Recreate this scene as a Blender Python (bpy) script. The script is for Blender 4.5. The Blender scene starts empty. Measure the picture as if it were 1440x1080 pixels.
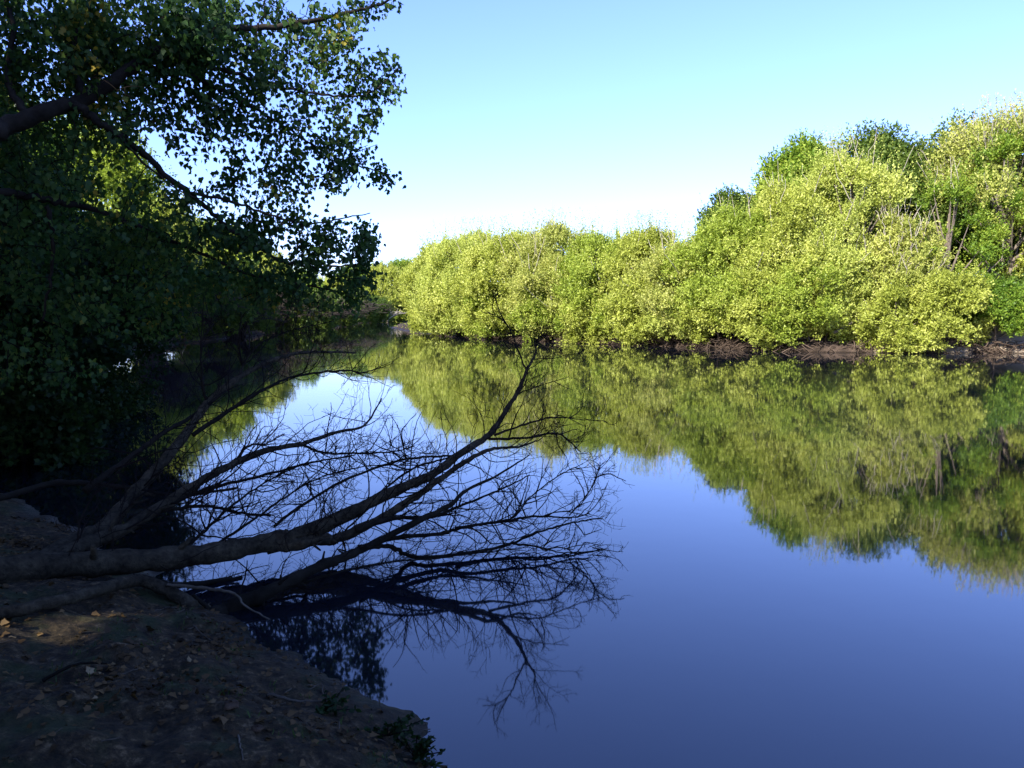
import bpy, math, numpy as np
from mathutils import Vector
rng = np.random.default_rng(7)
sc = bpy.context.scene
COL = sc.collection
F, CX, CY, HOR, CAMH = 1100.0, 720.0, 540.0, 443.0, 2.3
TH = math.atan((CY-HOR)/F)

# ------------------------------------------------------------------ helpers
def P(px, py, D):
    """world point seen at pixel (px,py) of the 1440x1080 photo, D metres ahead"""
    u = (px-CX)/F; v = (CY-py)/F
    dy = math.cos(TH)+v*math.sin(TH); dz = -math.sin(TH)+v*math.cos(TH)
    s = D/dy
    return np.array([u*s, D, CAMH+dz*s])
def W(px, py, z=0.0):
    u = (px-CX)/F; v = (CY-py)/F
    dy = math.cos(TH)+v*math.sin(TH); dz = -math.sin(TH)+v*math.cos(TH)
    s = (z-CAMH)/dz
    return (u*s, dy*s)

class MB:
    def __init__(s): s.v=[]; s.f=[]; s.n=0
    def add(s, verts, faces):
        s.v.append(np.asarray(verts,dtype=np.float32).reshape(-1,3)); s.f.append(np.asarray(faces,dtype=np.int64)+s.n); s.n+=len(s.v[-1])
    def build(s, name, mat, parent=None, smooth=False, loc=None):
        V=np.concatenate(s.v)
        if loc is not None: V = V-np.asarray(loc,dtype=np.float32)
        me=bpy.data.meshes.new(name)
        me.vertices.add(len(V)); me.vertices.foreach_set('co',V.ravel())
        nl=sum(f.size for f in s.f); npo=sum(len(f) for f in s.f)
        me.loops.add(nl); me.polygons.add(npo)
        me.loops.foreach_set('vertex_index',np.concatenate([f.ravel() for f in s.f]).astype(np.int32))
        tot=np.concatenate([np.full(len(f),f.shape[1]) for f in s.f]); st=np.concatenate([[0],np.cumsum(tot)[:-1]])
        me.polygons.foreach_set('loop_start',st.astype(np.int32)); me.polygons.foreach_set('loop_total',tot.astype(np.int32))
        if smooth: me.polygons.foreach_set('use_smooth',np.ones(npo,dtype=bool))
        me.update(calc_edges=True)
        me.materials.append(mat)
        o=bpy.data.objects.new(name,me); COL.objects.link(o)
        if parent is not None: o.parent=parent
        if loc is not None and parent is None: o.location=tuple(float(a) for a in loc)
        return o
def norm(a): return a/np.maximum(np.linalg.norm(a,axis=-1,keepdims=True),1e-9)

def tubes(mb, pts, rad, n=5, caps=False):
    """pts (N,K,3), rad (N,K)"""
    pts=np.asarray(pts,float); rad=np.asarray(rad,float)
    if pts.ndim==2: pts=pts[None]; rad=rad[None]
    N,K,_=pts.shape
    t=norm(np.gradient(pts,axis=1))
    tm=norm(t.mean(axis=1))
    ref=np.where(np.abs(tm[:,2:3])>0.75,np.array([[1.0,0.2,0.0]]),np.array([[0.1,0.15,1.0]]))[:,None,:]
    a=norm(np.cross(t,ref)); b=np.cross(t,a)
    an=np.linspace(0,2*np.pi,n,endpoint=False)
    V=pts[:,:,None,:]+rad[:,:,None,None]*(a[:,:,None,:]*np.cos(an)[None,None,:,None]+b[:,:,None,:]*np.sin(an)[None,None,:,None])
    idx=np.arange(N*K*n).reshape(N,K,n)
    i0=idx[:,:-1,:]; i1=idx[:,1:,:]
    Fq=np.stack([i0,np.roll(i0,-1,2),np.roll(i1,-1,2),i1],-1).reshape(-1,4)
    mb.add(V,Fq)
    if caps:
        for k in range(N):
            mb.f.append((idx[k,0][::-1][None]+mb.n-N*K*n)); mb.f.append((idx[k,-1][None]+mb.n-N*K*n))

def smooth_path(p, per=8, jit=0.0):
    p=np.asarray(p,float); q=np.vstack([2*p[0]-p[1],p,2*p[-1]-p[-2]]); out=[]
    for i in range(1,len(q)-2):
        for k in range(per):
            t=k/per
            out.append(0.5*((2*q[i])+(-q[i-1]+q[i+1])*t+(2*q[i-1]-5*q[i]+4*q[i+1]-q[i+2])*t*t+(-q[i-1]+3*q[i]-3*q[i+1]+q[i+2])*t**3))
    out.append(q[-2]); out=np.array(out)
    if jit>0:
        j=rng.normal(0,jit,out.shape); j[0]=0; out=out+j*np.linspace(1,0.6,len(out))[:,None]
    return out

RH=[(0,0),(.4,.29),(1.12,0),(.4,-.29)]
OV=[(0,0),(.25,.24),(.6,.26),(1,0),(.6,-.26),(.25,-.24)]
MAPLE=[(0,0),(.06,.30),(.24,.29),(.42,.46),(.58,.27),(1,0),(.58,-.27),(.42,-.46),(.24,-.29),(.06,-.30)]
def leaves(mb, c, axis, nrm, size, tmpl=RH, fold=0.12):
    axis=norm(axis); nrm=nrm-axis*(nrm*axis).sum(-1,keepdims=True); nrm=norm(nrm); w=np.cross(nrm,axis)
    T=np.array(tmpl); size=np.asarray(size)[:,None,None]
    V=c[:,None,:]+size*(axis[:,None,:]*T[None,:,0,None]+w[:,None,:]*T[None,:,1,None]+nrm[:,None,:]*(np.abs(T[:,1])*fold*2-0.15*T[:,0]**2)[None,:,None])
    k=len(tmpl); mb.add(V,np.arange(len(c)*k).reshape(-1,k))
def rdir(n): return norm(rng.normal(size=(n,3)))

def vnoise(x,y,seed=0):
    xi=np.floor(x).astype(np.int64); yi=np.floor(y).astype(np.int64); fx=x-xi; fy=y-yi
    fx=fx*fx*(3-2*fx); fy=fy*fy*(3-2*fy)
    def h(a,b):
        n=(a*374761393+b*668265263+seed*1442695041)&0xffffffff; n=((n^(n>>13))*1274126177)&0xffffffff
        return ((n^(n>>16))&0xffff)/65535.0
    return (h(xi,yi)*(1-fx)+h(xi+1,yi)*fx)*(1-fy)+(h(xi,yi+1)*(1-fx)+h(xi+1,yi+1)*fx)*fy
def fbm(x,y,o=4,seed=0):
    s=0;a=.5
    for k in range(o): s=s+a*vnoise(x*2**k,y*2**k,seed+k); a*=.5
    return s

def tag(o,label=None,cat=None,group=None,kind=None):
    if label: o['label']=label
    if cat: o['category']=cat
    if group: o['group']=group
    if kind: o['kind']=kind
    return o
def empty(name,loc,label,cat,group=None):
    o=bpy.data.objects.new(name,None); COL.objects.link(o); o.location=tuple(float(a) for a in loc); o.empty_display_size=.3
    return tag(o,label,cat,group)

# ------------------------------------------------------------------ materials
def newmat(name):
    m=bpy.data.materials.new(name); m.use_nodes=True; nt=m.node_tree; nt.nodes.clear(); return m,nt
def ramp(nt,stops):
    r=nt.nodes.new('ShaderNodeValToRGB'); e=r.color_ramp.elements
    while len(e)<len(stops): e.new(0.5)
    for i,(p,c) in enumerate(stops): e[i].position=p; e[i].color=(*c,1)
    return r
def leafmat(name,stops,trans=0.42,nscale=.35,tmul=(1.15,1.2,.7),gl=.012):
    m,nt=newmat(name); L=nt.links
    geo=nt.nodes.new('ShaderNodeNewGeometry'); tc=nt.nodes.new('ShaderNodeTexCoord')
    no=nt.nodes.new('ShaderNodeTexNoise'); no.inputs['Scale'].default_value=nscale; no.inputs['Detail'].default_value=3
    L.new(tc.outputs['Object'],no.inputs['Vector'])
    mx=nt.nodes.new('ShaderNodeMath'); mx.operation='MULTIPLY_ADD'; L.new(geo.outputs['Random Per Island'],mx.inputs[0]); mx.inputs[1].default_value=.55
    m2=nt.nodes.new('ShaderNodeMath'); m2.operation='MULTIPLY_ADD'; L.new(no.outputs['Fac'],m2.inputs[0]); m2.inputs[1].default_value=1.5; m2.inputs[2].default_value=-.5
    L.new(m2.outputs[0],mx.inputs[2])
    r=ramp(nt,stops); L.new(mx.outputs[0],r.inputs['Fac'])
    d=nt.nodes.new('ShaderNodeBsdfDiffuse'); t=nt.nodes.new('ShaderNodeBsdfTranslucent'); g=nt.nodes.new('ShaderNodeBsdfGlossy'); g.inputs['Roughness'].default_value=.45
    L.new(r.outputs['Color'],d.inputs['Color'])
    mu=nt.nodes.new('ShaderNodeMix'); mu.data_type='RGBA'; mu.blend_type='MULTIPLY'; mu.inputs[0].default_value=1; L.new(r.outputs['Color'],mu.inputs[6]); mu.inputs[7].default_value=(*tmul,1)
    L.new(mu.outputs[2],t.inputs['Color'])
    a=nt.nodes.new('ShaderNodeMixShader'); a.inputs[0].default_value=trans; L.new(d.outputs[0],a.inputs[1]); L.new(t.outputs[0],a.inputs[2])
    b=nt.nodes.new('ShaderNodeMixShader'); b.inputs[0].default_value=gl; L.new(a.outputs[0],b.inputs[1]); L.new(g.outputs[0],b.inputs[2])
    o=nt.nodes.new('ShaderNodeOutputMaterial'); L.new(b.outputs[0],o.inputs[0]); return m
def barkmat(name,c1,c2,scale=9,bump=.5,stretch=1.0):
    m,nt=newmat(name); L=nt.links
    tc=nt.nodes.new('ShaderNodeTexCoord'); mp=nt.nodes.new('ShaderNodeMapping'); mp.inputs['Scale'].default_value=(1,1,stretch)
    L.new(tc.outputs['Object'],mp.inputs[0])
    n1=nt.nodes.new('ShaderNodeTexNoise'); n1.inputs['Scale'].default_value=scale; n1.inputs['Detail'].default_value=8; n1.inputs['Roughness'].default_value=.7
    n2=nt.nodes.new('ShaderNodeTexNoise'); n2.inputs['Scale'].default_value=scale*.25; n2.inputs['Detail'].default_value=3
    L.new(mp.outputs[0],n1.inputs['Vector']); L.new(mp.outputs[0],n2.inputs['Vector'])
    ad=nt.nodes.new('ShaderNodeMath'); ad.operation='ADD'; L.new(n1.outputs['Fac'],ad.inputs[0]); L.new(n2.outputs['Fac'],ad.inputs[1])
    r=ramp(nt,[(.35,c1),(.62,tuple((a+b)/2 for a,b in zip(c1,c2))),(.8,c2)]); 
    hv=nt.nodes.new('ShaderNodeMath'); hv.operation='MULTIPLY'; hv.inputs[1].default_value=.58; L.new(ad.outputs[0],hv.inputs[0]); L.new(hv.outputs[0],r.inputs['Fac'])
    p=nt.nodes.new('ShaderNodeBsdfPrincipled'); p.inputs['Roughness'].default_value=.95; p.inputs['Specular IOR Level'].default_value=.06
    L.new(r.outputs['Color'],p.inputs['Base Color'])
    bp=nt.nodes.new('ShaderNodeBump'); bp.inputs['Strength'].default_value=bump; bp.inputs['Distance'].default_value=.06; L.new(n1.outputs['Fac'],bp.inputs['Height']); L.new(bp.outputs[0],p.inputs['Normal'])
    o=nt.nodes.new('ShaderNodeOutputMaterial'); L.new(p.outputs[0],o.inputs[0]); return m

M={}
M['yellow']=leafmat('leaf_yellow_green',[(0,(.14,.17,.025)),(.5,(.34,.38,.06)),(1,(.54,.55,.15))])
M['pale']=leafmat('leaf_pale_green',[(0,(.19,.23,.04)),(.5,(.38,.43,.085)),(1,(.58,.59,.17))])
M['fresh']=leafmat('leaf_fresh_green',[(0,(.11,.16,.02)),(.5,(.26,.33,.04)),(1,(.46,.50,.11))])
M['buff']=leafmat('leaf_buff',[(0,(.16,.19,.035)),(.5,(.34,.37,.08)),(1,(.54,.52,.16))])
M['mid']=leafmat('leaf_mid_green',[(0,(.045,.10,.012)),(.5,(.15,.24,.025)),(1,(.36,.41,.06))])
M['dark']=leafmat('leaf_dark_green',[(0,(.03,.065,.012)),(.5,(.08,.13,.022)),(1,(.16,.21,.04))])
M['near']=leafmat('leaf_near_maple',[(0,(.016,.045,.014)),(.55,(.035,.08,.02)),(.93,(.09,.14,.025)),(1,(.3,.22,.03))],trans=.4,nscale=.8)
M['shade']=leafmat('leaf_understorey',[(0,(.006,.017,.005)),(.6,(.014,.034,.008)),(1,(.035,.06,.012))],trans=.35,nscale=.8)  # leaf colour lowered to carry the shade of the near bank
M['litter']=leafmat('leaf_litter',[(0,(.015,.010,.005)),(.5,(.06,.037,.015)),(.85,(.12,.075,.03)),(1,(.22,.17,.09))],trans=.1,nscale=2)
M['grass']=leafmat('grass_blades',[(0,(.02,.05,.01)),(1,(.08,.13,.03))],trans=.3,nscale=2)
M['bark_pale']=barkmat('bark_weathered',(.006,.005,.004),(.10,.085,.055),scale=22,bump=1.0)
M['bark_dark']=barkmat('bark_dark_shaded',(.004,.004,.003),(.026,.022,.016),scale=9)  # the near bank's shade is put into this bark colour; not wetness
M['bark_twig']=barkmat('bark_twig',(.005,.004,.0035),(.018,.014,.011),scale=20,bump=.1)
M['bark_live']=barkmat('bark_live_tree',(.01,.009,.007),(.045,.038,.03),scale=8)
M['bark_far']=barkmat('bark_far_tree',(.07,.055,.045),(.22,.18,.14),scale=4)
M['twig_pale']=barkmat('twigs_bare_pale',(.3,.26,.2),(.5,.44,.35),scale=3,bump=.1)
M['brush']=barkmat('brushwood_grey',(.025,.02,.018),(.08,.065,.055),scale=3,bump=.1)
M['root']=barkmat('root_brown',(.018,.013,.010),(.14,.10,.073),scale=3,bump=.2)
M['wood']=barkmat('driftwood_bleached',(.03,.025,.018),(.14,.12,.09),scale=12)
M['stone']=barkmat('stone_tan',(.03,.02,.013),(.10,.07,.045),scale=14)

def groundmat():
    m,nt=newmat('bank_soil'); L=nt.links
    tc=nt.nodes.new('ShaderNodeTexCoord'); geo=nt.nodes.new('ShaderNodeNewGeometry')
    def noise(s,d=6,r=.6):
        n=nt.nodes.new('ShaderNodeTexNoise'); n.inputs['Scale'].default_value=s; n.inputs['Detail'].default_value=d; n.inputs['Roughness'].default_value=r; L.new(tc.outputs['Object'],n.inputs['Vector']); return n
    nf=noise(14,8,.75); nm=noise(2.2,6); nl=noise(.5,5)
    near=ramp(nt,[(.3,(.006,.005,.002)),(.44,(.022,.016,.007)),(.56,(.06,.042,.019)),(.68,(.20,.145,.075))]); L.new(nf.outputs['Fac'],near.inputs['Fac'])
    moss=ramp(nt,[(0,(.008,.016,.005)),(1,(.05,.07,.02))]); L.new(nf.outputs['Fac'],moss.inputs['Fac'])
    f1=nt.nodes.new('ShaderNodeMapRange'); f1.inputs[1].default_value=.5; f1.inputs[2].default_value=.62; f1.inputs[4].default_value=.75; L.new(nm.outputs['Fac'],f1.inputs[0])
    mix1=nt.nodes.new('ShaderNodeMix'); mix1.data_type='RGBA'; L.new(f1.outputs[0],mix1.inputs[0]); L.new(near.outputs[0],mix1.inputs[6]); L.new(moss.outputs[0],mix1.inputs[7])
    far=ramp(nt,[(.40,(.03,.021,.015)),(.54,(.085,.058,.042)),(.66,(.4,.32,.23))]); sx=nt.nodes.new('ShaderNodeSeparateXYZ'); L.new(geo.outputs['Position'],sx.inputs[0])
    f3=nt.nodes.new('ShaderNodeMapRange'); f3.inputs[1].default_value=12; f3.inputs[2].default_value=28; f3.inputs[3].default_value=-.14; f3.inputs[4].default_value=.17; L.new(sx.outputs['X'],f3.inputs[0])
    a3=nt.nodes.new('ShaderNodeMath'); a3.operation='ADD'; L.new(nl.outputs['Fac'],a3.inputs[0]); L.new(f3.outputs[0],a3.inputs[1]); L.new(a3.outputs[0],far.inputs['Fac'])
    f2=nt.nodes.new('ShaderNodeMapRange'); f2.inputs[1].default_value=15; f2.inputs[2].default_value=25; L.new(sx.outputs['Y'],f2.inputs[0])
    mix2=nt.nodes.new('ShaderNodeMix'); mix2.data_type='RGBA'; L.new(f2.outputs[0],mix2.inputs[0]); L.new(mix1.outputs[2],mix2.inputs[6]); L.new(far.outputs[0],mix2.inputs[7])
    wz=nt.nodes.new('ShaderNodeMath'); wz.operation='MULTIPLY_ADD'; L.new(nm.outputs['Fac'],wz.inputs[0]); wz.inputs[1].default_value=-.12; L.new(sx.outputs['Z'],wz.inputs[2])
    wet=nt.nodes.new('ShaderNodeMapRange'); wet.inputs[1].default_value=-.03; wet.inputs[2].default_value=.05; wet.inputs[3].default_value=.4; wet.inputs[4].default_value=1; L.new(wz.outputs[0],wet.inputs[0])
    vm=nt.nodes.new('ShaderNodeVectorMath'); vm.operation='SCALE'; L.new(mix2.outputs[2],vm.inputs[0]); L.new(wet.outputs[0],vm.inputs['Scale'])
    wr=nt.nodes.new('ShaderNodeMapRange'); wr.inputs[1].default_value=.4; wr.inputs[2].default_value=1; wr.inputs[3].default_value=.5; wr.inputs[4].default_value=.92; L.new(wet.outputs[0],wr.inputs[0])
    p=nt.nodes.new('ShaderNodeBsdfPrincipled'); L.new(wr.outputs[0],p.inputs['Roughness']); p.inputs['Specular IOR Level'].default_value=.2; L.new(vm.outputs[0],p.inputs['Base Color'])
    bp=nt.nodes.new('ShaderNodeBump'); bp.inputs['Strength'].default_value=1; bp.inputs['Distance'].default_value=.07; L.new(nf.outputs['Fac'],bp.inputs['Height']); L.new(bp.outputs[0],p.inputs['Normal'])
    o=nt.nodes.new('ShaderNodeOutputMaterial'); L.new(p.outputs[0],o.inputs[0]); return m
def watermat():
    m,nt=newmat('river_water'); L=nt.links
    tc=nt.nodes.new('ShaderNodeTexCoord')
    def noise(scale,vec,d=2):
        mp=nt.nodes.new('ShaderNodeMapping'); mp.inputs['Scale'].default_value=vec; L.new(tc.outputs['Object'],mp.inputs[0])
        n=nt.nodes.new('ShaderNodeTexNoise'); n.inputs['Scale'].default_value=scale; n.inputs['Detail'].default_value=d; L.new(mp.outputs[0],n.inputs['Vector']); return n
    a=noise(1.1,(1,1,1),3); b=noise(.12,(1,1,1),2)
    mul=nt.nodes.new('ShaderNodeMath'); mul.operation='MULTIPLY'; L.new(a.outputs['Fac'],mul.inputs[0]); L.new(b.outputs['Fac'],mul.inputs[1])
    bp=nt.nodes.new('ShaderNodeBump'); bp.inputs['Strength'].default_value=1; bp.inputs['Distance'].default_value=.0020; L.new(mul.outputs[0],bp.inputs['Height'])
    p=nt.nodes.new('ShaderNodeBsdfPrincipled'); p.inputs['Base Color'].default_value=(.004,.006,.010,1); p.inputs['Roughness'].default_value=.03; p.inputs['IOR'].default_value=1.75
    L.new(bp.outputs[0],p.inputs['Normal'])
    o=nt.nodes.new('ShaderNodeOutputMaterial'); L.new(p.outputs[0],o.inputs[0]); return m
M['ground']=groundmat(); M['water']=watermat()

# ------------------------------------------------------------------ river outline and ground
leftS=[(60,-300),(20,-100),(6,-30),(3,-5),(2.0,0),(1.2,2),(.35,3.3),W(640,1080),W(560,1015),W(480,965),W(400,915),W(330,872),W(270,842),W(215,806),W(150,768),W(60,722),(-7.6,10.8),(-12,17),(-19,32),W(190,490),W(350,472),W(440,462),W(515,453.5),(-46,262),(-10,275),(60,290),(300,300)]
rightS=[(300,240),(60,215),(0,196),(-20,176),(-23,150),W(565,463.5),W(600,468),W(640,472),W(700,477),W(800,482),W(900,485.5),W(1000,490),W(1120,495),W(1250,496),W(1440,497),(43,38),(52,0),(70,-60),(100,-300)]
poly=np.array(leftS+rightS,float); nL=len(leftS)
def shore(x,y):
    x=np.asarray(x,float).ravel(); y=np.asarray(y,float).ravel()
    best=np.full(len(x),1e18); side=np.zeros(len(x)); inside=np.zeros(len(x),bool)
    n=len(poly)
    for i in range(n):
        a=poly[i]; b=poly[(i+1)%n]; d=b-a; L=(d**2).sum()
        t=np.clip(((x-a[0])*d[0]+(y-a[1])*d[1])/L,0,1)
        q=(x-a[0]-t*d[0])**2+(y-a[1]-t*d[1])**2
        m=q<best; best[m]=q[m]; side[m]=1 if i>=nL-1 else 0
        c=((a[1]>y)!=(b[1]>y))
        with np.errstate(divide='ignore',invalid='ignore'):
            c&=x<(b[0]-a[0])*(y-a[1])/(b[1]-a[1] if b[1]!=a[1] else 1e-9)+a[0]
        inside^=c
    return np.sqrt(best),side,inside
def gz(x,y):
    shp=np.shape(x); x=np.asarray(x,float).ravel(); y=np.asarray(y,float).ravel()
    d,s,ins=shore(x,y)
    nearw=np.clip((26-y)/10,0,1)
    sd=np.where(ins,-d,d)+(fbm(x*2.3,y*2.3,4,31)-.47)*.42*nearw+(fbm(x*.45,y*.45,4,33)-.47)*2.2*(1-nearw)
    ins=sd<0; d=np.abs(sd)
    d2=np.maximum(0,d+ (fbm(x*1.7,y*1.7,3,3)-.45)*.5*np.clip(d*2,0,1))
    zn=.72*(1-np.exp(-d2/2.0))+.03*np.minimum(d,25)
    zf=.9*(1-np.exp(-d/1.2))+.05*np.minimum(d,40)
    zl=zn*nearw+zf*(1-nearw)
    zr=.85*(1-np.exp(-d/1.1))*(.4+1.1*fbm(x*.5,y*.5,2,9))+.07*np.minimum(d,40)+2.0*np.clip((d-2.5)/7,0,1)**1.5
    z=np.where(s>0,zr,zl)
    z+=np.clip(d*1.5,0,1)*((fbm(x*3.1,y*3.1,5,5)-.47)*.16*nearw+(fbm(x*11,y*11,2,15)-.4)*.06*nearw+(fbm(x*.9,y*.9,3,6)-.45)*.35*(1-nearw))
    z=np.where(ins,-np.minimum(1.6,.2*d+.002),np.maximum(z,.10*np.clip(d,0,.5)))
    return z.reshape(shp)
def axis(*segs):
    out=[]
    for a,b,s in segs: out+=list(np.arange(a,b,s))
    return np.array(out+[segs[-1][1]])
xs=axis((-900,-60,40),(-60,-9,1.1),(-9,2.6,.04),(2.6,45,.65),(45,100,5),(100,900,50))
ys=axis((-400,-12,25),(-12,1,.5),(1,9.5,.04),(9.5,20,.25),(20,80,.65),(80,300,2.2),(300,1200,60))
X,Y=np.meshgrid(xs,ys); Z=gz(X,Y)
mb=MB(); idx=np.arange(X.size).reshape(X.shape)
mb.add(np.stack([X,Y,Z],-1),np.stack([idx[:-1,:-1],idx[:-1,1:],idx[1:,1:],idx[1:,:-1]],-1).reshape(-1,4))
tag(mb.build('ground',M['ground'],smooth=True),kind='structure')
mb=MB(); mb.add([(-900,-400,0),(900,-400,0),(900,1200,0),(-900,1200,0)],[(0,1,2,3)])
tag(mb.build('river',M['water']),kind='structure')

EL=math.radians(31); AZ=math.atan2(-.60,-.80)
ts=Vector((math.sin(AZ)*math.cos(EL),math.cos(AZ)*math.cos(EL),math.sin(EL)))
SUNV=np.array(ts); GAPS=[]
def gap(c):
    """leaves to keep: small openings in the canopy let sun flecks through"""
    k=np.ones(len(c),bool)
    for A,r in GAPS:
        q=c-A; t=q@SUNV; k&=~((t>1.1)&(np.linalg.norm(q-t[:,None]*SUNV,axis=1)<r))
    return k
def fleck(px,py,r):
    z=.3
    for _ in range(12): x,y=W(px,py,z); z=.5*z+.5*float(gz(np.array([x]),np.array([y]))[0])
    GAPS.append((np.array([x,y,z]),r))
for a in [(8,896,.3),(40,893,.3),(80,887,.22),(326,992,.16),(170,1005,.08),(250,940,.08),(90,950,.08),(140,1050,.07),(420,1030,.05)]: fleck(*a)
for a in [(100,664,8.5,.25),(30,673,8.0,.2),(540,105,11.5,.55),(505,150,11.4,.35),(505,410,12,.3),(215,600,9.5,.3),(150,815,6.1,.05)]: GAPS.append((P(*a[:3]),a[3]))
# ------------------------------------------------------------------ far trees
def make_tree(name,label,base,H,R,leafm,group,n_lobes=34,cov=1.9,leaf=.24,trans_top=0.3,skirt=.1,spiky=.3,barkm='bark_far',face=None,bare=0.0,lean=(0,0),tmpl=RH,lobe_r=.33,cat='tree',trunk_r=None,fuzz=.22):
    base=np.array(base,float); t=empty(name,base,label,cat,group)
    # lobes around a lumpy envelope
    hh=skirt+(1-skirt)*rng.random(n_lobes)**.9*.93
    prof=np.sin(np.pi*np.clip((hh*.86+.16),0,1))**.55
    ph=rng.random(n_lobes)*2*np.pi
    if face is not None:
        k=rng.random(n_lobes)<.35; ph[k]=face+rng.normal(0,.7,k.sum())
    rr=R*prof*(.55+.4*rng.random(n_lobes))
    lx=rr*np.cos(ph)+lean[0]*hh*H; ly=rr*np.sin(ph)+lean[1]*hh*H; lz=hh*H*.93
    C=np.stack([lx,ly,lz],-1); C=np.vstack([C,[[lean[0]*H*.8,lean[1]*H*.8,H*.82],[lean[0]*H*.5,lean[1]*H*.5,H*.6]]])
    LR=R*lobe_r*(.65+.7*rng.random(len(C)))
    C[:,2]=np.minimum(C[:,2],H-LR*(.8+.5*min(spiky,.8)))
    C[:,2]=np.maximum(C[:,2],LR*.42)
    area=4*np.pi*LR**2
    la=.36*leaf*leaf
    ntot=area.sum()*cov*.5/la
    K=14
    nt_=np.maximum(3,(area/area.sum()*ntot/K)).astype(int)
    ci=np.repeat(np.arange(len(C)),nt_); n=len(ci)
    d=rdir(n)+np.array([0,0,.35]); out=C[ci]-np.array([lean[0]*H*.5,lean[1]*H*.5,H*.45]); d=norm(norm(d)+norm(out)*.45)
    start=C[ci]+d*LR[ci][:,None]*(.15+.85*rng.random((n,1)))
    sd=norm(d*[1,1,.5]*.8+np.array([0,0,.5])*(1 if spiky<.5 else 1.5)+rng.normal(0,.22,(n,3)))
    ln=LR[ci]*(.3+fuzz*2.4*rng.random(n)**1.3)
    s=np.linspace(.05,1,K)
    c=start[:,None,:]+sd[:,None,:]*(ln[:,None]*s[None])[:,:,None]+rng.normal(0,.5,(n,K,3))*(leaf*.7+.05*LR[ci][:,None,None]*(1.2-s)[None,:,None])
    c=c.reshape(-1,3)
    nn=norm(rng.normal(size=(len(c),3))*.8+np.array([0,0,.75])+np.repeat(d,K,0)*.7)
    ax=norm(rng.normal(size=(len(c),3))*.6+np.repeat(sd,K,0)*.9)
    mb=MB(); sz=leaf*(.6+.7*rng.random(len(c)))
    keep=c[:,2]>.02-base[2]
    if base[1]<30: keep&=gap(c+base)
    leaves(mb,c[keep],ax[keep],nn[keep],sz[keep],tmpl)
    # leafy shoots standing out of the crown, upright near its top
    ns=int(np.clip((220+380*spiky)*R/5,30,900))
    ci=rng.integers(0,len(C),ns); do=norm(rdir(ns)+norm(C[ci]-[0,0,H*.3])*.8+[0,0,.2]); sp=C[ci]+do*LR[ci][:,None]*.75
    hz=np.clip(sp[:,2]/H,0,1)[:,None]; up=norm(do*[1,1,.4]*(1.1-hz)+np.array([0,0,.5])+[0,0,.6]*hz+rng.normal(0,.15,(ns,3)))
    L_=R*(.16+.45*rng.random(ns)**1.6)*(.6+.7*spiky)
    K2=24; s2=np.linspace(0,1,K2)[None]*np.ones((ns,1))
    c=(sp[:,None,:]+up[:,None,:]*(L_[:,None]*s2)[:,:,None]+rng.normal(0,leaf*.36,(ns,K2,3))*(1.15-s2)[:,:,None]).reshape(-1,3); c=c[c[:,2]<H+1.3]
    c=c[gap(c+base)] if base[1]<30 else c
    leaves(mb,c,norm(rng.normal(size=c.shape)+[0,0,.6]),rdir(len(c))+[0,0,.7],leaf*(.5+.5*rng.random(len(c))),tmpl)
    mb.build('crown',M[leafm],t)
    # trunk with limbs reaching the lobes
    tb=MB(); tr=trunk_r or .018*H+.05
    p=smooth_path([[0,0,-.4],[lean[0]*H*.2+rng.normal(0,.1),lean[1]*H*.2,H*.25],[lean[0]*H*.5+rng.normal(0,.2),lean[1]*H*.5,H*.55],[lean[0]*H*.8,lean[1]*H*.8,H*.85]],6)
    tubes(tb,p,np.linspace(tr,tr*.2,len(p))*(1+.5*np.exp(-np.linspace(0,12,len(p)))),7)
    m=min(len(C),22); sel=rng.choice(len(C),m,replace=False); pts=[];rads=[]
    for i in sel:
        k=int(np.clip(C[i,2]/H*.7*len(p),2,len(p)-2)); a=p[k]; b=C[i]; mid=(a+b)/2+np.array([0,0,-.08*H*rng.random()])
        ss=np.linspace(0,1,8)[:,None]; pts.append((1-ss)**2*a+2*ss*(1-ss)*mid+ss**2*b); rads.append(np.linspace(tr*.42,.02,8))
    tubes(tb,np.array(pts),np.array(rads),5)
    tb.build('trunk',M[barkm],t,smooth=True)
    if bare>0:
        nb=int(bare); bb=MB(); ci=rng.choice(len(C),nb,p=np.clip(C[:,2],.01,None)**2/np.sum(np.clip(C[:,2],.01,None)**2)); a=C[ci]; dd=norm(rdir(nb)*.7+[0,0,.8]+norm(a-np.array([0,0,H*.4]))*.6)
        ss=np.linspace(0,1,6)[None,:,None]; L_=(R*.6*(.4+.7*rng.random(nb)))[:,None,None]
        pts=a[:,None,:]+dd[:,None,:]*ss*L_+rng.normal(0,.06,(nb,6,3))*ss+np.array([0,0,.15])*L_*ss**2
        tubes(bb,pts,np.linspace(.035,.014,6)[None]*np.ones((nb,1)),3)
        bb.build('bare_twigs',M['twig_pale'],t)
    return t
def at_tree(px,py_top,D,back=0):
    q=P(px,HOR,D+back); z=float(gz(np.array([q[0]]),np.array([q[1]]))[0]); top=P(px,py_top,D+back)[2]
    return (q[0],q[1],z),top-z
def shoreD(px):
    """distance of the right waterline in the given picture column"""
    c=[(565,463.5),(600,468),(640,472),(700,477),(800,482),(900,485.5),(1000,490),(1120,495),(1250,496),(1440,497),(1700,498)]
    y=np.interp(px,[a for a,b in c],[b for a,b in c]); return W(px,y)[1]
GR='sunlit trees along the far right bank'
face=-2.2
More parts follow.
